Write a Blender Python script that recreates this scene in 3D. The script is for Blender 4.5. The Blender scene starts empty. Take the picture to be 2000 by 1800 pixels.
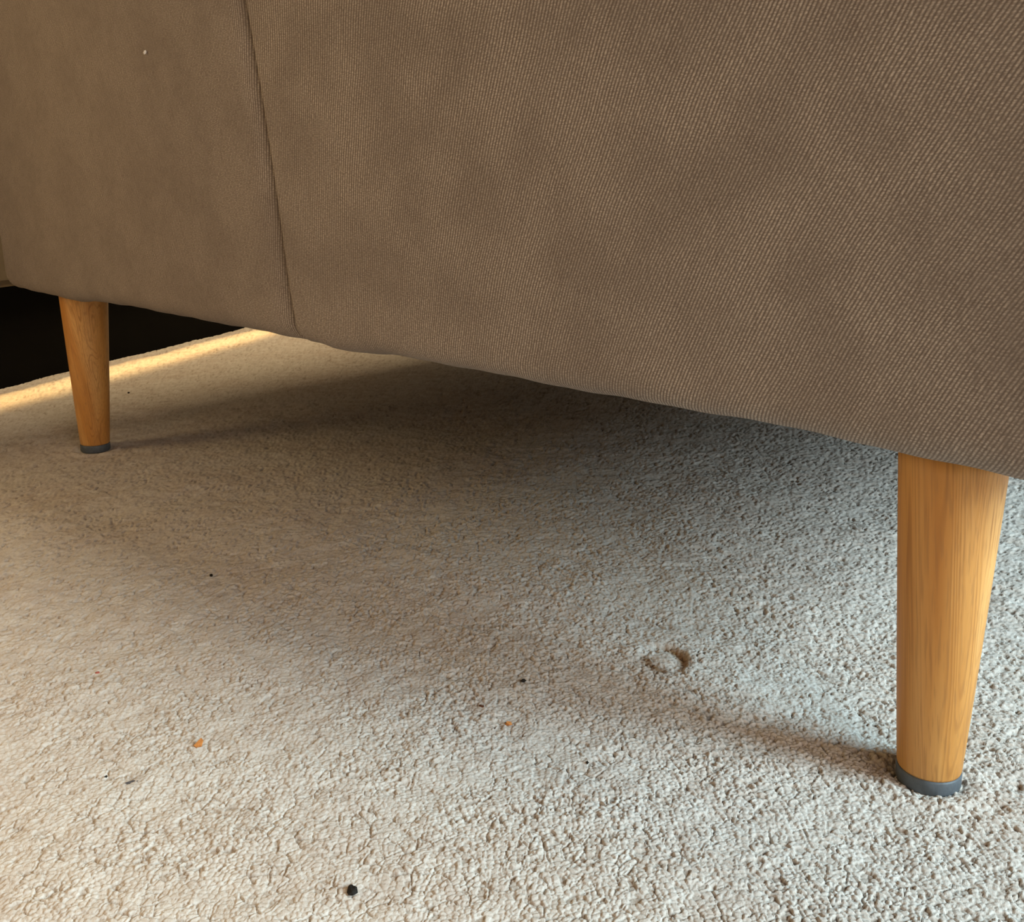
import bpy, bmesh, math, random
import numpy as np
from mathutils import Vector, Matrix

SC = bpy.context.scene
COL = SC.collection

# ------------------------------------------------------------------ camera
F = 1900.0                       # focal length in pixels of the 2000x1800 frame
CAM_H = 0.285
TH = math.atan(557.0 / F)
cam_data = bpy.data.cameras.new('camera')
cam_data.sensor_fit = 'HORIZONTAL'
cam_data.sensor_width = 36.0
cam_data.lens = 36.0 * F / 2000.0
cam_data.clip_start = 0.01
cam = bpy.data.objects.new('camera', cam_data)
COL.objects.link(cam)
cam.location = (0, 0, CAM_H)
cam.rotation_euler = (math.pi / 2 - TH, 0, 0)
SC.camera = cam

# ------------------------------------------------------------------ world, lights, exposure
SC.view_settings.view_transform = 'Standard'
SC.view_settings.look = 'None'
SC.view_settings.gamma = 1.0
SC.view_settings.use_curve_mapping = False
SC.view_settings.exposure = 0.0
world = bpy.data.worlds.new('world')
SC.world = world
world.use_nodes = True
bg = world.node_tree.nodes['Background']
bg.inputs[0].default_value = (1.0, 0.58, 0.26, 1)
bg.inputs[1].default_value = 0.04


def area(name, loc, target, sx, sy, power, color, spread=180):
    d = bpy.data.lights.new(name, 'AREA')
    d.shape = 'RECTANGLE'
    d.size, d.size_y = sx, sy
    d.energy = power
    d.color = color
    d.spread = math.radians(spread)
    o = bpy.data.objects.new(name, d)
    COL.objects.link(o)
    o.location = loc
    v = Vector(target) - Vector(loc)
    o.rotation_euler = v.to_track_quat('-Z', 'Y').to_euler()
    return o


# positions given in the sofa's frame: metres along its front from the far leg, metres out from it, height
_o, _s, _t = Vector((-0.452, 1.018, 0)), Vector((0.738, -0.675, 0)), Vector((-0.675, -0.738, 0))


def sp(a, b, z):
    return _o + _s * a + _t * b + Vector((0, 0, z))


area('window_low', sp(2.1, -0.34, 0.80), sp(0.8, -0.20, 0.0), 0.55, 0.68, 37.0, (0.64, 0.89, 1.0))
area('window_front', sp(2.5, 0.62, 0.80), sp(0.8, 0.2, 0.0), 1.2, 1.2, 19.5, (1.0, 0.86, 0.74))
area('ceiling_rear', sp(0.5, -0.75, 2.3), sp(0.5, 0.0, 0.0), 1.2, 1.2, 63.0, (1.0, 0.75, 0.44))
area('side_fill', sp(-0.35, 0.75, 0.62), sp(0.0, 0.0, 0.42), 0.5, 0.5, 1.9, (1.0, 0.70, 0.32), 120)  # added fill without a known source, brightens the left of the front
area('lamp_low', sp(0.46, 0.85, 0.42), sp(0.58, 0.45, 0.0), 0.15, 0.15, 0.42, (1.0, 0.45, 0.12))

# ------------------------------------------------------------------ projection helpers (pixel of the photo -> point of the room)
CT, ST = math.cos(TH), math.sin(TH)


def ray(px, py):
    fw = Vector((0, CT, -ST)); up = Vector((0, ST, CT))
    return fw + Vector((1, 0, 0)) * ((px - 1000) / F) + up * ((900 - py) / F)


def on_floor(px, py, z=0.0):
    d = ray(px, py)
    return Vector((0, 0, CAM_H)) + d * ((z - CAM_H) / d.z)


FOOT_R = on_floor(1812, 1520)
FOOT_L = on_floor(187, 877)
LEN = (FOOT_R - FOOT_L).length
S = (FOOT_R - FOOT_L).normalized()           # along the front of the sofa
T = Vector((S.y, -S.x, 0))                   # outwards, towards the camera
if T.dot(FOOT_R) > 0:
    T = -T
SOFA_M = Matrix(((S.x, -T.x, 0, FOOT_L.x), (S.y, -T.y, 0, FOOT_L.y), (0, 0, 1, 0), (0, 0, 0, 1)))
# sofa local axes: x = along the front, y = backwards (away from the camera), z = up


# ------------------------------------------------------------------ node helpers
class NT:
    def __init__(self, name):
        self.m = bpy.data.materials.new(name)
        self.m.use_nodes = True
        self.t = self.m.node_tree
        self.b = self.t.nodes['Principled BSDF']

    def n(self, typ, **kw):
        nd = self.t.nodes.new(typ)
        for k, v in kw.items():
            setattr(nd, k, v)
        return nd

    def l(self, a, b):
        self.t.links.new(a, b)

    def val(self, sock, v):
        if hasattr(v, 'is_output'):
            self.l(v, sock)
        else:
            sock.default_value = v

    def math(self, op, a, b=0.0, c=0.0, clamp=False):
        nd = self.n('ShaderNodeMath', operation=op, use_clamp=clamp)
        for i, v in enumerate((a, b, c)):
            self.val(nd.inputs[i], v)
        return nd.outputs[0]

    def noise(self, vec, scale, detail=2.0, rough=0.5):
        nd = self.n('ShaderNodeTexNoise')
        nd.inputs['Scale'].default_value = scale
        nd.inputs['Detail'].default_value = detail
        nd.inputs['Roughness'].default_value = rough
        self.l(vec, nd.inputs['Vector'])
        return nd.outputs['Fac']

    def ramp(self, fac, stops):
        nd = self.n('ShaderNodeValToRGB')
        e = nd.color_ramp.elements
        e[0].position, e[0].color = stops[0][0], (*stops[0][1], 1)
        e[1].position, e[1].color = stops[1][0], (*stops[1][1], 1)
        for p, c in stops[2:]:
            x = e.new(p); x.color = (*c, 1)
        self.l(fac, nd.inputs[0])
        return nd.outputs[0]

    def mix(self, fac, a, b, blend='MIX'):
        nd = self.n('ShaderNodeMix', data_type='RGBA', blend_type=blend)
        self.val(nd.inputs[0], fac)
        for i, v in ((6, a), (7, b)):
            if hasattr(v, 'is_output'):
                self.l(v, nd.inputs[i])
            else:
                nd.inputs[i].default_value = (*v, 1)
        return nd.outputs[2]

    def mapping(self, vec, scale=(1, 1, 1), rot=(0, 0, 0), loc=(0, 0, 0)):
        nd = self.n('ShaderNodeMapping')
        nd.inputs['Scale'].default_value = scale
        nd.inputs['Rotation'].default_value = rot
        nd.inputs['Location'].default_value = loc
        self.l(vec, nd.inputs['Vector'])
        return nd.outputs[0]

    def bump(self, h, dist, strength=1.0):
        nd = self.n('ShaderNodeBump')
        nd.inputs['Strength'].default_value = strength
        nd.inputs['Distance'].default_value = dist
        self.l(h, nd.inputs['Height'])
        self.l(nd.outputs[0], self.b.inputs['Normal'])

    def set(self, **kw):
        for k, v in kw.items():
            s = self.b.inputs[k.replace('_', ' ')]
            if hasattr(v, 'is_output'):
                self.l(v, s)
            elif isinstance(v, tuple) and len(v) == 3:
                s.default_value = (*v, 1)
            else:
                s.default_value = v
        return self.m


def m_carpet(flat=False):
    k = NT('carpet_wool')
    tc = k.n('ShaderNodeTexCoord').outputs['Object']
    if flat:       # the floor beyond the modelled pile: the same nubs as relief in the material
        vor = k.n('ShaderNodeTexVoronoi', feature='DISTANCE_TO_EDGE')
        vor.inputs['Scale'].default_value = 1 / 0.0030
        wn = k.n('ShaderNodeTexNoise'); wn.inputs['Scale'].default_value = 300.0
        k.l(tc, wn.inputs['Vector'])
        va = k.n('ShaderNodeVectorMath', operation='MULTIPLY_ADD')
        k.l(wn.outputs['Color'], va.inputs[0]); va.inputs[1].default_value = (0.003,) * 3; k.l(tc, va.inputs[2])
        k.l(va.outputs[0], vor.inputs['Vector'])
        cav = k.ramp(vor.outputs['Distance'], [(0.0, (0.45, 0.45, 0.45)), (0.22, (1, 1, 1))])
        stain = 0.0
    else:
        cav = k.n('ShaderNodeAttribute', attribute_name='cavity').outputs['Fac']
        stain = k.n('ShaderNodeAttribute', attribute_name='stain').outputs['Fac']
    big = k.noise(tc, 9.0, 3.0)
    med = k.noise(tc, 70.0, 3.0, 0.6)
    fine = k.noise(tc, 420.0, 2.0, 0.6)
    base = k.ramp(big, [(0.35, (0.62, 0.55, 0.49)), (0.65, (0.67, 0.625, 0.57))])
    c2 = k.mix(k.ramp(med, [(0.42, (0, 0, 0)), (0.72, (1, 1, 1))]), base, (0.75, 0.715, 0.665))
    c3 = k.mix(k.math('MULTIPLY', k.ramp(fine, [(0.58, (0, 0, 0)), (0.72, (1, 1, 1))]), 0.35), c2, (0.47, 0.36, 0.26))
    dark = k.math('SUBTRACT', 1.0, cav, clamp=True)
    c4 = k.mix(k.math('MULTIPLY', dark, 0.75), c3, (0.26, 0.19, 0.135))  # gaps and cracks coloured darker: crevice shade plus browner inner pile
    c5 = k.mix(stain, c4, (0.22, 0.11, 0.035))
    micro = k.noise(tc, 1500.0, 3.0, 0.65)
    if flat:
        k.bump(k.math('MULTIPLY_ADD', micro, 0.3, cav), 0.0012, 0.8)
    else:
        k.bump(micro, 0.0006, 0.55)
    return k.set(Base_Color=c5, Roughness=0.95, Specular_IOR_Level=0.1)


def m_fabric():
    k = NT('twill_fabric')
    uv = k.n('ShaderNodeUVMap', uv_map='cloth').outputs[0]
    sep = k.n('ShaderNodeSeparateXYZ'); k.l(uv, sep.inputs[0])
    u, v = sep.outputs[0], sep.outputs[1]
    wob = k.noise(uv, 14.0, 2.0)
    fine = k.noise(uv, 900.0, 2.0, 0.6)
    # slanting ribs of the twill; the cloth is stretched a little askew
    tan = k.math('MULTIPLY_ADD', u, 0.85, -0.22)
    ph = k.math('SUBTRACT', u, k.math('MULTIPLY', tan, k.math('SUBTRACT', v, 0.12)))
    ph = k.math('ADD', ph, k.math('MULTIPLY', wob, 0.006))
    ph = k.math('ADD', ph, k.math('MULTIPLY', fine, 0.0006))
    rib = k.math('SINE', k.math('MULTIPLY', ph, 2 * math.pi / 0.0019))
    rib01 = k.math('MULTIPLY_ADD', rib, 0.5, 0.5)
    # weft threads break the ribs into short stitches
    thr = k.mapping(uv, (420, 1500, 1))
    stitch = k.noise(thr, 1.0, 1.0)
    fleck = k.ramp(stitch, [(0.40, (0, 0, 0)), (0.66, (1, 1, 1))])
    slub = k.noise(k.mapping(uv, (120, 620, 1)), 1.0, 2.0, 0.6)
    mott = k.noise(uv, 120.0, 3.0, 0.6)
    ribvis = k.ramp(k.noise(uv, 22.0, 2.0), [(0.38, (0.62, 0.62, 0.62)), (0.62, (1, 1, 1))])
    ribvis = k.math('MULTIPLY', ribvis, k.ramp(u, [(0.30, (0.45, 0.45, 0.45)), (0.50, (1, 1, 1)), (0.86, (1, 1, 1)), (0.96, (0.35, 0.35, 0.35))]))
    dk, md, lt = (0.142, 0.110, 0.091), (0.305, 0.255, 0.218), (0.62, 0.54, 0.465)
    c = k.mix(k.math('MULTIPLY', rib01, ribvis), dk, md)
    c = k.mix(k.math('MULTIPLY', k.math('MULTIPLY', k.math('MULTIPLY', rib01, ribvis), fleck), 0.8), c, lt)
    c = k.mix(k.math('MULTIPLY', k.ramp(slub, [(0.60, (0, 0, 0)), (0.78, (1, 1, 1))]), 0.35), c, dk)
    c = k.mix(k.ramp(mott, [(0.35, (0, 0, 0)), (0.75, (0.22, 0.22, 0.22))]), c, (0.31, 0.265, 0.225))
    hgt = k.math('ADD', k.math('MULTIPLY', k.math('MULTIPLY', rib01, ribvis), 0.6), k.math('MULTIPLY', fine, 0.8))
    k.bump(hgt, 0.00035, 0.6)
    return k.set(Base_Color=c, Roughness=0.9, Specular_IOR_Level=0.15, Sheen_Weight=0.08, Sheen_Roughness=0.5)


def m_oak(name, seed):
    k = NT(name)
    tc = k.n('ShaderNodeTexCoord').outputs['Object']
    base = k.mapping(tc, (1, 1, 1), (0.0, 0.11, 0.0), (seed, seed * 0.7, 0))
    wide = k.noise(k.mapping(base, (60, 60, 4)), 1.0, 2.0)
    rings = k.noise(k.mapping(base, (62, 62, 1.3)), 1.0, 1.5)
    lines = k.math('MULTIPLY_ADD', k.math('SINE', k.math('MULTIPLY', rings, 110.0)), 0.5, 0.5)
    strength = k.ramp(k.noise(k.mapping(base, (150, 150, 12)), 1.0, 2.0), [(0.35, (0.05, 0.05, 0.05)), (0.7, (1, 1, 1))])
    pores = k.noise(k.mapping(base, (1100, 1100, 22)), 1.0, 1.0)
    c = k.ramp(wide, [(0.32, (0.49, 0.21, 0.044)), (0.50, (0.58, 0.28, 0.072)), (0.68, (0.64, 0.345, 0.11))])
    thin = k.ramp(lines, [(0.62, (0, 0, 0)), (1.0, (1, 1, 1))])
    c = k.mix(k.math('MULTIPLY', k.math('MULTIPLY', thin, strength), 0.75), c, (0.31, 0.125, 0.03))
    c = k.mix(k.math('MULTIPLY', k.ramp(pores, [(0.52, (0, 0, 0)), (0.70, (1, 1, 1))]), 0.5), c, (0.36, 0.17, 0.05))
    k.bump(lines, 0.0002, 0.25)
    return k.set(Base_Color=c, Roughness=0.48, Specular_IOR_Level=0.4)


def m_plain(name, col, rough=0.7, scale=60.0, var=0.12, spec=0.3, bump=0.0003):
    k = NT(name)
    tc = k.n('ShaderNodeTexCoord').outputs['Object']
    n = k.noise(tc, scale, 3.0, 0.6)
    lo = tuple(x * (1 - var) for x in col); hi = tuple(min(1, x * (1 + var)) for x in col)
    c = k.ramp(n, [(0.3, lo), (0.7, hi)])
    k.bump(n, bump, 0.4)
    return k.set(Base_Color=c, Roughness=rough, Specular_IOR_Level=spec)


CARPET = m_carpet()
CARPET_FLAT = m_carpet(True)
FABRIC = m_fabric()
OAK = m_oak('oak', 0.31)
CAP = m_plain('grey_plastic', (0.085, 0.10, 0.115), 0.5, 300, 0.15, 0.4)
LINING = m_plain('black_lining', (0.03, 0.03, 0.032), 0.95, 400)
BLACK = m_plain('black_board', (0.004, 0.0038, 0.0035), 0.85, 30, 0.1, 0.05)
TAUPE = m_plain('brown_board', (0.14, 0.11, 0.075), 0.7, 30)
PLASTER = m_plain('plaster', (0.50, 0.45, 0.38), 0.9, 20, 0.04)


def tag(o, **kw):
    for k, v in kw.items():
        o[k] = v
    return o


def link(name, me, mat, parent=None, smooth=True):
    o = bpy.data.objects.new(name, me)
    COL.objects.link(o)
    if mat and not me.materials:
        me.materials.append(mat)
    if smooth:
        me.polygons.foreach_set('use_smooth', [True] * len(me.polygons))
    if parent:
        o.parent = parent
    return o


def from_bm(name, bm, mat, parent=None, smooth=True):
    bmesh.ops.recalc_face_normals(bm, faces=bm.faces)
    me = bpy.data.meshes.new(name)
    bm.to_mesh(me); bm.free()
    return link(name, me, mat, parent, smooth)


def box_bm(x0, x1, y0, y1, z0, z1, bev=0.0):
    bm = bmesh.new()
    bmesh.ops.create_cube(bm, size=1)
    for v in bm.verts:
        v.co = Vector(((x0 + x1) / 2 + v.co.x * (x1 - x0), (y0 + y1) / 2 + v.co.y * (y1 - y0), (z0 + z1) / 2 + v.co.z * (z1 - z0)))
    if bev:
        bmesh.ops.bevel(bm, geom=bm.edges[:], offset=bev, segments=3, affect='EDGES', profile=0.5)
    return bm


# ------------------------------------------------------------------ carpet
def hash2(ix, iy, k):
    h = (ix.astype(np.int64) * 374761393 + iy.astype(np.int64) * 668265263 + k * 1442695041) & 0xFFFFFFFF
    h = ((h ^ (h >> 13)) * 1274126177) & 0xFFFFFFFF
    h = ((h ^ (h >> 16)) * 2246822519) & 0xFFFFFFFF
    return ((h ^ (h >> 15)) & 0xFFFFFF) / float(0xFFFFFF)


def vnoise(x, y, k):
    ix, iy = np.floor(x), np.floor(y)
    fx, fy = x - ix, y - iy
    fx = fx * fx * (3 - 2 * fx); fy = fy * fy * (3 - 2 * fy)
    a, b = hash2(ix, iy, k), hash2(ix + 1, iy, k)
    c, d = hash2(ix, iy + 1, k), hash2(ix + 1, iy + 1, k)
    return (a * (1 - fx) + b * fx) * (1 - fy) + (c * (1 - fx) + d * fx) * fy


def worley(x, y, k):
    ix, iy = np.floor(x), np.floor(y)
    f1 = np.full(x.shape, 9.0); f2 = np.full(x.shape, 9.0); cid = np.zeros(x.shape)
    for dx in (-1, 0, 1):
        for dy in (-1, 0, 1):
            cx, cy = ix + dx, iy + dy
            px = cx + 0.1 + 0.8 * hash2(cx, cy, k); py = cy + 0.1 + 0.8 * hash2(cx, cy, k + 7)
            d = np.hypot(x - px, y - py)
            near = d < f1
            f2 = np.where(near, f1, np.minimum(f2, d))
            cid = np.where(near, hash2(cx, cy, k + 13), cid)
            f1 = np.where(near, d, f1)
    return f1, f2, cid


DENT = on_floor(1298, 1288)


def carpet_height(x, y):
    wx = x + 0.0016 * (vnoise(x / 0.0045, y / 0.0045, 3) - 0.5) + 0.0009 * (vnoise(x / 0.0018, y / 0.0018, 5) - 0.5)
    wy = y + 0.0016 * (vnoise(x / 0.0045, y / 0.0045, 4) - 0.5) + 0.0009 * (vnoise(x / 0.0018, y / 0.0018, 6) - 0.5)
    f1, f2, cid = worley(wx / 0.0027, wy / 0.0027, 11)
    gap = np.clip((f2 - f1) / 0.32, 0, 1)
    g1, g2, _ = worley(wx / 0.0078 + 5.3, wy / 0.0078 + 1.7, 23)
    crack = 1 - np.clip((g2 - g1) / 0.085, 0, 1)
    cs = np.clip((vnoise(x / 0.0065, y / 0.0065, 37) - 0.45) * 4.0, 0, 1)
    # matted smooth by feet on the left, loose and nubby towards the right leg
    loose = np.clip((vnoise(x / 0.03, y / 0.03, 31) - 0.45) * 1.1 + 0.40 + 2.0 * x, 0.10, 1)
    felt = 0.45 + 0.55 * loose
    swell = vnoise(x / 0.012, y / 0.012, 41)
    hgt = 0.0012 * felt * np.sqrt(gap) + 0.0013 * (cid - 0.5) * felt - 0.0006 * (cid < 0.07) * felt
    hgt -= 0.0017 * crack * cs
    hgt += 0.0012 * (swell - 0.5) + 0.0022 * (vnoise(x / 0.05, y / 0.05, 43) - 0.5)
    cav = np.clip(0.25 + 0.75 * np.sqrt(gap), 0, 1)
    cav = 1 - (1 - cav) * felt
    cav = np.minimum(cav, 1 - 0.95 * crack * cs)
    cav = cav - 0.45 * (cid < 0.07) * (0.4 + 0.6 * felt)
    # old dent of a furniture foot: a crushed ring round a raised felted middle
    dx, dy = x - DENT.x, (y - DENT.y) * 0.72
    r = np.hypot(dx, dy)
    ang = np.arctan2(dy, dx)
    ring = np.exp(-((r - 0.0110) / 0.0034) ** 2)
    mid = np.clip(1 - (r / 0.0075) ** 2, 0, 1)
    hgt -= 0.0036 * ring * (0.55 + 0.45 * np.cos(ang - 0.5))
    hgt = np.where(r < 0.0085, hgt * 0.6 - 0.0008 + 0.0007 * mid, hgt)
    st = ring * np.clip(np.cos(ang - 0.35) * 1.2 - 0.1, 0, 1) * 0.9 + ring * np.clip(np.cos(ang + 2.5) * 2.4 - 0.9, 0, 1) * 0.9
    # pile pressed down under the feet
    for fp in (FOOT_R, FOOT_L):
        rr = np.hypot(x - fp.x, y - fp.y)
        hgt = hgt - 0.0022 * np.clip(1.35 - rr / 0.016, 0, 1) * 1.0 + 0.0012 * np.exp(-((rr - 0.024) / 0.004) ** 2)
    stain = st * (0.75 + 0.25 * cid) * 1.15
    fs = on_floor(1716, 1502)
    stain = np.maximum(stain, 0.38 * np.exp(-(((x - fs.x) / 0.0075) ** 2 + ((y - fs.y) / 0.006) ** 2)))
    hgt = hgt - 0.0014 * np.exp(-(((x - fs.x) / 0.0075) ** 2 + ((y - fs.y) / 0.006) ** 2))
    # faint grey scuff left of the crumbs
    sc = on_floor(262, 1528)
    q = np.hypot((x - sc.x) * 0.9 - (y - sc.y) * 0.5, ((y - sc.y) * 0.9 + (x - sc.x) * 0.3) * 0.6)
    cav = cav * (1 - 0.45 * np.exp(-(q / 0.004) ** 2))
    return hgt, cav, np.clip(stain, 0, 1)


def floor_piece():
    # the nearer the strip of carpet, the finer its mesh
    rs = [0.05]
    while rs[-1] < 0.29:
        rs.append(rs[-1] + 0.0008)
    while rs[-1] < 2.3:
        r = rs[-1]
        rs.append(r + 0.00125 * r * (1 + 1.4 * max(0, r - 0.35) + 3.0 * max(0, r - 1.0)))
    rs = np.array(rs)
    side = list(math.radians(32) + math.radians(60) * np.linspace(0, 1, 260)[1:] ** 1.15)
    an = np.array([-a for a in side[::-1]] + list(np.linspace(math.radians(-32), math.radians(32), 860)) + side)
    R_, A_ = np.meshgrid(rs, an, indexing='ij')
    x = (R_ * np.sin(A_)).ravel(); y = (R_ * np.cos(A_)).ravel()
    h, cav, st = carpet_height(x, y)
    # sinks to nothing at its own rim so it meets the flat carpet around it
    edge = np.clip(np.minimum.reduce([(92 - np.abs(np.degrees(A_.ravel()))) / 6.0, (R_.ravel() - 0.05) / 0.02, (2.3 - R_.ravel()) / 0.15]), 0, 1)
    z = h * edge - 0.0053 * (1 - edge)
    nr, na = len(rs), len(an)
    co = np.stack([x, y, z], 1).astype(np.float32)
    i = (np.arange(nr - 1)[:, None] * na + np.arange(na - 1)[None, :]).ravel()
    quads = np.stack([i, i + na, i + na + 1, i + 1], 1).astype(np.int32)
    me = bpy.data.meshes.new('carpet_pile')
    me.vertices.add(len(co)); me.vertices.foreach_set('co', co.ravel())
    me.loops.add(quads.size); me.loops.foreach_set('vertex_index', quads.ravel())
    me.polygons.add(len(quads))
    me.polygons.foreach_set('loop_start', np.arange(0, quads.size, 4, dtype=np.int32))
    me.update(calc_edges=True)
    for nm, arr in (('cavity', cav), ('stain', st)):
        a = me.attributes.new(nm, 'FLOAT', 'POINT')
        a.data.foreach_set('value', arr.astype(np.float32))
    me.validate()
    me.update()
    if me.polygons[0].normal.z < 0:
        me.flip_normals()
    return me


# ground plane of the room, the carpet runs on over it
bm = box_bm(-2.2, 2.6, -1.6, 3.2, -0.05, -0.0050)
fl = from_bm('floor', bm, None, None, False)
fl['kind'] = 'structure'
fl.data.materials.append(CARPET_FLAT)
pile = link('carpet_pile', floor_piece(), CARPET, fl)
tag(pile, kind='stuff', label='cream looped wool carpet pile')

# walls behind, mostly hidden by the sofa
w = from_bm('wall_back', box_bm(-2.2, 2.6, 3.2, 3.3, -0.05, 2.4), PLASTER, None, False); w['kind'] = 'structure'
w = from_bm('wall_left', box_bm(-2.3, -2.2, -1.6, 3.3, -0.05, 2.4), PLASTER, None, False); w['kind'] = 'structure'

# ------------------------------------------------------------------ low black cabinet at the far left
W0, W1 = on_floor(0, 760), on_floor(472, 642)
wd = (W1 - W0).normalized()
wn = Vector((wd.y, -wd.x, 0))                # towards the sofa
CAB_M = Matrix(((wd.x, -wn.x, 0, W0.x), (wd.y, -wn.y, 0, W0.y), (0, 0, 1, 0), (0, 0, 0, 1)))
cab = bpy.data.objects.new('cabinet', None)
COL.objects.link(cab)
cab.matrix_world = CAB_M
tag(cab, label='low brown cabinet on a black plinth behind the left sofa leg', category='cabinet')
from_bm('plinth', box_bm(-0.45, 1.35, 0.0, 0.38, -0.005, 0.141, 0.001), BLACK, cab, False)['label'] = 'flat black plinth'
from_bm('body', box_bm(-0.47, 1.37, -0.030, 0.40, 0.141, 0.60, 0.003), TAUPE, cab, False)
for i in range(3):
    x0 = -0.465 + i * 0.612
    d = from_bm('door', box_bm(x0, x0 + 0.606, -0.034, -0.029, 0.150, 0.592, 0.001), TAUPE, cab, False)

# narrow warm beam added overhead to light a strip along the cabinet's foot
p = CAB_M @ Vector((0.45, -0.066, 1.15))
q = CAB_M @ Vector((0.45, -0.066, 0.0))
L_ = area('added_floor_beam', p, q, 0.045, 1.9, 0.55, (1.0, 0.62, 0.22), 5)
L_.rotation_euler = (0, 0, math.atan2(wd.y, wd.x) - math.pi / 2)

# ------------------------------------------------------------------ sofa
sofa = bpy.data.objects.new('sofa', None)
COL.objects.link(sofa)
sofa.matrix_world = SOFA_M
tag(sofa, label='brown twill upholstered sofa on splayed oak legs', category='sofa')

X0, X1 = -0.094, LEN + 0.082       # ends
Y0, Y1 = -0.042, 0.84              # front face (towards camera) and back
RC = 0.034                         # plan corner radius
SEAM_B = 0.441      # seam position at the bottom and 0.4 up
ZB, ZT = 0.1705, 0.66
RB = 0.016


def plan_path(a, b, n):
    """points along the plan outline between arc lengths, outline starts at the rear of the left end"""
    segs = [((X0, Y1), (X0, Y0 + RC)), 'c0', ((X0 + RC, Y0), (X1 - RC, Y0)), 'c1', ((X1, Y0 + RC), (X1, Y1)), ]
    L1 = Y1 - Y0 - RC; LA = math.pi / 2 * RC; L2 = X1 - X0 - 2 * RC
    out = []
    for i in range(n):
        s = a + (b - a) * i / (n - 1)
        if s <= L1:
            out.append((X0, Y1 - s, -1, 0))
        elif s <= L1 + LA:
            t = (s - L1) / RC
            out.append((X0 + RC - RC * math.cos(t), Y0 + RC - RC * math.sin(t), -math.cos(t), -math.sin(t)))
        elif s <= L1 + LA + L2:
            out.append((X0 + RC + (s - L1 - LA), Y0, 0, -1))
        elif s <= L1 + 2 * LA + L2:
            t = (s - L1 - LA - L2) / RC
            out.append((X1 - RC + RC * math.sin(t), Y0 + RC - RC * math.cos(t), math.sin(t), -math.cos(t)))
        else:
            out.append((X1, Y0 + RC + (s - L1 - 2 * LA - L2), 1, 0))
    return out


L1 = Y1 - Y0 - RC; LA = math.pi / 2 * RC; L2 = X1 - X0 - 2 * RC
ARC0 = L1 + LA - (X0 + RC)          # arc length at local x = 0 of the front


def profile(nv=46):
    """(inward offset, z, cloth length) from the underside up over the face to the top"""
    pts = [(0.060, ZB + 0.001), (0.034, ZB)]
    for i in range(9):
        t = math.pi / 2 * i / 8
        pts.append((RB - RB * math.sin(t), ZB + RB - RB * math.cos(t)))
    z0 = ZB + RB
    for i in range(1, nv):
        pts.append((0.0, z0 + (ZT - 0.03 - z0) * i / nv))
    for i in range(9):
        t = math.pi / 2 * i / 8
        pts.append((0.03 - 0.03 * math.cos(t), ZT - 0.03 + 0.03 * math.sin(t)))
    pts.append((0.09, ZT))
    v = 0.0; out = []
    for i, p_ in enumerate(pts):
        if i:
            v += math.hypot(p_[0] - pts[i - 1][0], p_[1] - pts[i - 1][1])
        out.append((p_[0], p_[1], v))
    return out


def seam_x(z):
    k = (z - 0.17) / 0.23
    return SEAM_B - 0.019 * k - 0.014 * k * k + 0.004 * math.exp(-((z - 0.17) / 0.03) ** 2)


HEM_S = [-0.09, -0.04, 0.0, 0.075, 0.12, 0.18, 0.30, 0.39, 0.43, 0.455, 0.47, 0.496, 0.53, 0.60, 0.70, 0.80, 0.84, 0.876, 0.92, 0.95, 1.1]
HEM_Z = [0.002, 0.000, -0.001, -0.0025, 0.001, 0.002, 0.001, 0.001, 0.0004, -0.0004, -0.0024, -0.0016, 0.0008, 0.001, 0.0, 0.0008, 0.0, -0.002, -0.0035, -0.005, -0.005]


def gau(x, m, s):
    return math.exp(-((x - m) / s) ** 2)


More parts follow.
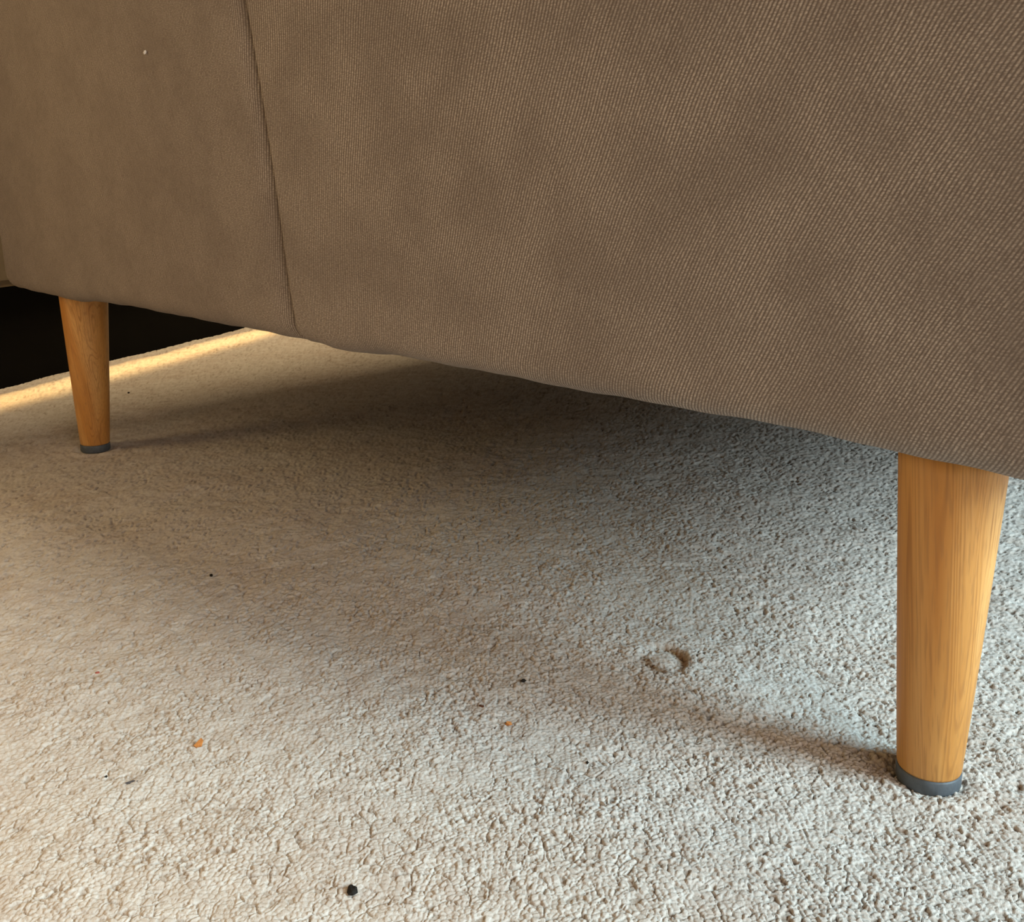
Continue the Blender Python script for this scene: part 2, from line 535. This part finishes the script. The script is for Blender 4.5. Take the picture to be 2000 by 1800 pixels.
def panel(name, side):
    prof = profile()
    if side < 0:
        ss = list(np.linspace(0, L1, 30)) + list(np.linspace(L1, L1 + LA, 14))[1:]
        e0, e1 = L1 + LA, ARC0 + SEAM_B
        ss += list(np.linspace(e0, e1 - 0.04, 110))[1:] + list(e1 - 0.04 * np.linspace(1, 0, 44) ** 1.8)[1:]
    else:
        e0, e1 = ARC0 + SEAM_B, L1 + LA + L2
        ss = list(e0 + 0.03 * np.linspace(0, 1, 40) ** 2.2) + list(np.linspace(e0 + 0.03, e1, 130))[1:]
        ss += list(np.linspace(e1, e1 + LA, 14))[1:] + list(np.linspace(e1 + LA, e1 + LA + L1, 30))[1:]
    verts, uvs = [], []
    for s in ss:
        px, py, nx, ny = plan_path(s, s, 2)[0]
        for off, z, v in prof:
            x, y, zz = px, py, z
            o = off
            dseam = abs(s - (ARC0 + SEAM_B))
            if ny < -0.5 or True:
                # follow the slanting seam near it
                shift = (seam_x(z) - SEAM_B) + 0.0004
                wgt = max(0.0, 1 - dseam / 0.35) ** 1.5
                if abs(ny) > 0.99:
                    x += shift * wgt
            onface = 1.0 if z > ZB + 0.004 else 0.4
            if abs(ny) > 0.99:
                # stuffed panel, tucked in at the seam
                if side < 0:
                    o += onface * (0.0085 * math.exp(-dseam / 0.0075) + 0.003 * math.exp(-dseam / 0.0015))
                else:
                    o += onface * (0.0125 * math.exp(-(dseam / 0.0011) ** 1.3) + 0.0006 * math.exp(-dseam / 0.012))
                    x -= 0.0012 * math.exp(-((dseam - 0.0012) / 0.002) ** 2)
                    o -= onface * 0.0012
                o -= 0.003 * math.sin(math.pi * min(1, max(0, (z - ZB) / (ZT - ZB)))) * min(1, dseam / 0.2)
            # lower hem is slightly uneven
            low = max(0.0, 1 - (z - ZB) / 0.03)
            wav = 0.0003 * math.sin(s * 71 + 1.3) + 0.0002 * math.sin(s * 173)
            if abs(ny) > 0.99:
                wav += float(np.interp(s - ARC0, HEM_S, HEM_Z))
            zz = z + wav * low
            x -= nx * o; y -= ny * o
            verts.append((x, y, zz))
            uvs.append((s - ARC0, v))
    nu, nv = len(ss), len(prof)
    faces = []
    for i in range(nu - 1):
        for j in range(nv - 1):
            a = i * nv + j
            faces.append((a, a + nv, a + nv + 1, a + 1))
    me = bpy.data.meshes.new(name)
    me.from_pydata(verts, [], faces)
    ul = me.uv_layers.new(name='cloth')
    for lp in me.loops:
        ul.data[lp.index].uv = uvs[lp.vertex_index]
    o = link(name, me, FABRIC, sofa)
    return o


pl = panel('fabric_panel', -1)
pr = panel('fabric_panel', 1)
pl['label'] = 'left half of the twill front'
pr['label'] = 'right half of the twill front'


def slab(name, x0, x1, y0, y1, z0, z1, bev, mat):
    o = from_bm(name, box_bm(x0, x1, y0, y1, z0, z1, bev), mat, sofa, False)
    ul = o.data.uv_layers.new(name='cloth')
    for lp in o.data.loops:
        c = o.data.vertices[lp.vertex_index].co
        ul.data[lp.index].uv = (c.x, c.y + c.z)
    return o


slab('rear_panel', X0 + 0.004, X1 - 0.004, Y1 - 0.03, Y1, ZB + 0.002, ZT - 0.002, 0.008, FABRIC)
slab('seat_cover', X0 + 0.03, X1 - 0.03, Y0 + 0.03, Y1 - 0.01, ZT - 0.05, ZT + 0.004, 0.006, FABRIC)
slab('underside_lining', X0 + 0.03, X1 - 0.03, Y0 + 0.03, Y1 - 0.02, ZB + 0.003, ZB + 0.008, 0.0, LINING)
# dark cord added in the seam to stand for the groove's shade
sv = []
for i in range(80):
    z = ZB + 0.006 + (ZT - 0.04 - ZB) * i / 79
    sv.append(Vector((seam_x(z), Y0 + 0.0125, z)))
bm = bmesh.new()
prev = None
for c in sv:
    ring = [bm.verts.new(c + Vector((math.cos(a) * 0.0022, math.sin(a) * 0.0022, 0))) for a in [2 * math.pi * q_ / 8 for q_ in range(8)]]
    if prev:
        for q_ in range(8):
            bm.faces.new((prev[q_], prev[(q_ + 1) % 8], ring[(q_ + 1) % 8], ring[q_]))
    prev = ring
from_bm('seam', bm, LINING, sofa)


def lathe(prof, n=48, cap=True):
    bm = bmesh.new(); rings = []
    for r, z in prof:
        rings.append([bm.verts.new((r * math.cos(2 * math.pi * i / n), r * math.sin(2 * math.pi * i / n), z)) for i in range(n)])
    for a, b in zip(rings[:-1], rings[1:]):
        for i in range(n):
            bm.faces.new((a[i], a[(i + 1) % n], b[(i + 1) % n], b[i]))
    if cap:
        bm.faces.new(rings[0][::-1]); bm.faces.new(rings[-1])
    return bm


def leg_profile():
    p_ = [(0.0132, 0.0072), (0.0145, 0.0074), (0.0149, 0.0085)]
    for i in range(1, 15):
        t = i / 14
        p_.append((0.0149 + (0.0240 - 0.0149) * (t ** 0.93), 0.0085 + t * 0.163))
    return p_


def make_leg(x, y, sx, sy, spin):
    """x,y foot position in sofa axes, splay sx, sy = shift of the top per metre of height"""
    leg = from_bm('leg', lathe(leg_profile()), OAK, sofa)
    m = Matrix(((1, 0, sx, x), (0, 1, sy, y), (0, 0, 1, 0), (0, 0, 0, 1)))
    rot = Matrix.Rotation(spin, 4, 'Z')
    leg.data.transform(Matrix(((1, 0, sx, 0), (0, 1, sy, 0), (0, 0, 1, 0), (0, 0, 0, 1))) @ rot)
    leg.location = (x, y, 0)
    capo = from_bm('foot_cap', lathe([(0.0138, -0.0012), (0.0146, -0.0004), (0.0151, 0.0010), (0.0151, 0.0064), (0.0146, 0.0074)]), CAP, leg)
    capo.data.transform(Matrix(((1, 0, sx, 0), (0, 1, sy, 0), (0, 0, 1, 0), (0, 0, 0, 1))))
    capo['label'] = 'slate grey plastic foot cap'
    return leg


SPL, SPT = 0.055, 0.02
make_leg(0, 0, SPL, SPT, 0.4)['label'] = 'far tapered oak leg under the left end'
make_leg(LEN, 0, -SPL, SPT, 2.1)['label'] = 'near tapered oak leg under the right end'
make_leg(0, 0.78, SPL, -SPT, 1.2)
make_leg(LEN, 0.78, -SPL, -SPT, 3.0)


# ------------------------------------------------------------------ crumbs and bits on the carpet
ORANGE = m_plain('orange_crumb', (0.55, 0.22, 0.06), 0.6, 500, 0.3)
BLACKC = m_plain('black_crumb', (0.012, 0.009, 0.006), 0.8, 900, 0.3)
BROWNC = m_plain('brown_crumb', (0.12, 0.045, 0.02), 0.7, 900, 0.3)
WHITEC = m_plain('white_lint', (0.8, 0.78, 0.74), 0.8, 900, 0.1)
REDC = m_plain('red_fluff', (0.42, 0.12, 0.09), 0.9, 900, 0.2)
GREYC = m_plain('grey_fluff', (0.10, 0.095, 0.10), 0.9, 900, 0.3)


def px_size(px, py):
    g = on_floor(px, py)
    return (g.y * CT + CAM_H * ST) / F


def lump(name, px, py, wpx, hpx, mat, seed, label, cat, flat=0.5, rot=0.0):
    """an irregular faceted crumb, wpx wide in the photo"""
    rnd = random.Random(seed)
    g = on_floor(px, py)
    k = px_size(px, py)
    bm = bmesh.new()
    bmesh.ops.create_icosphere(bm, subdivisions=2, radius=1.0)
    for v in bm.verts:
        v.co *= 1 + rnd.uniform(-0.3, 0.25)
        v.co.x += 0.35 * abs(v.co.z) * (1 if seed % 2 else -1)
    rx, rz = wpx * k / 2, hpx * k / 2
    for v in bm.verts:
        v.co.x = v.co.x * (1 - 0.45 * v.co.y) + 0.2 * v.co.y * v.co.y
        v.co = Vector((v.co.x * rx, v.co.y * rz * 1.2, v.co.z * rz * flat))
    bm.transform(Matrix.Rotation(rot, 4, 'Z'))
    hgt, _, _ = carpet_height(np.array([g.x]), np.array([g.y]))
    o = from_bm(name, bm, mat, None, False)
    o.location = (g.x, g.y, float(hgt[0]) + rz * flat * 0.6)
    tag(o, label=label, category=cat)
    return o


def chip(name, px, py, pts, mat, label, cat, th=0.0007):
    """flat flake with outline pts given in px around its centre"""
    g = on_floor(px, py)
    k = px_size(px, py)
    n = len(pts)
    bm = bmesh.new()
    # tilted flake: lies leaning on the pile
    lo = [bm.verts.new((x * k, -y * k * 0.8, -y * k * 0.65)) for x, y in pts]
    hi = [bm.verts.new((x * k * 0.93, -y * k * 0.8 * 0.93 - th * 0.5, -y * k * 0.65 + th)) for x, y in pts]
    bm.faces.new(lo); bm.faces.new(hi[::-1])
    for i in range(n):
        bm.faces.new((lo[i], lo[(i + 1) % n], hi[(i + 1) % n], hi[i]))
    o = from_bm(name, bm, mat, None, False)
    zmin = min(-y * k * 0.65 for x, y in pts)
    hgt, _, _ = carpet_height(np.array([g.x]), np.array([g.y]))
    o.location = (g.x, g.y, float(hgt[0]) - zmin + 0.0002)
    tag(o, label=label, category=cat)
    return o


chip('orange_flake', 388, 1459, [(-8, 5), (5, -10), (9, -6), (8, 6), (-2, 9)], ORANGE, 'flat triangular orange flake on carpet, lower left', 'crumb')
lump('black_crumb', 686, 1746, 19, 20, BLACKC, 5, 'largest black crumb, on carpet near the bottom edge', 'crumb', 0.8, 0.3)
lump('dark_crumb', 1021, 1336, 11, 8, BLACKC, 7, 'small dark brown crumb left of the round carpet dent', 'crumb', 0.9)
lump('dark_crumb', 413, 1127, 6, 7, BLACKC, 8, 'tiny dark speck on the carpet below the left leg', 'speck', 0.9)
lump('dark_crumb', 207, 1519, 6, 5, BLACKC, 9, 'tiny black speck beside the grey scuff, lower left', 'speck', 0.9)
lump('orange_crumb', 994, 1414, 12, 9, ORANGE, 10, 'small orange crumb below the dark brown crumb', 'crumb', 0.8)
lump('brown_crumb', 940, 1383, 14, 5, BROWNC, 11, 'thin reddish brown sliver left of the orange crumb', 'crumb', 0.7, -0.6)
lump('white_crumb', 1440, 995, 7, 5, WHITEC, 12, 'tiny white fleck in the shade under the sofa', 'speck', 0.9)
lump('red_fluff', 190, 1315, 9, 6, REDC, 13, 'tiny tuft of red fluff on the left carpet', 'fluff', 0.6)
lump('grey_fluff', 258, 1529, 30, 9, GREYC, 14, 'dark grey smudge of fluff on the lower left carpet', 'fluff', 0.4, 0.5)
lump('dark_crumb', 1147, 1494, 5, 6, BLACKC, 15, 'tiny black speck below the round carpet dent', 'speck', 0.9)
lump('dark_crumb', 252, 769, 4, 4, BLACKC, 16, 'tiny dark speck just right of the far leg', 'speck', 0.9)


# white lint caught on the left half of the cloth
def on_face(px, py, t):
    P0 = FOOT_R + T * t
    d = ray(px, py)
    C = Vector((0, 0, CAM_H))
    return C + d * ((P0 - C).dot(T) / d.dot(T))


g = on_face(283, 102, 0.0455)
bm = bmesh.new()
bmesh.ops.create_icosphere(bm, subdivisions=1, radius=1.0)
for v in bm.verts:
    v.co = Vector((v.co.x * 0.0012, v.co.y * 0.001, v.co.z * 0.0019))
bm.transform(Matrix.Rotation(0.5, 4, 'Y'))
o = from_bm('white_lint', bm, WHITEC, None, False)
o.location = g
tag(o, label='speck of white lint stuck to the left half of the sofa', category='lint')
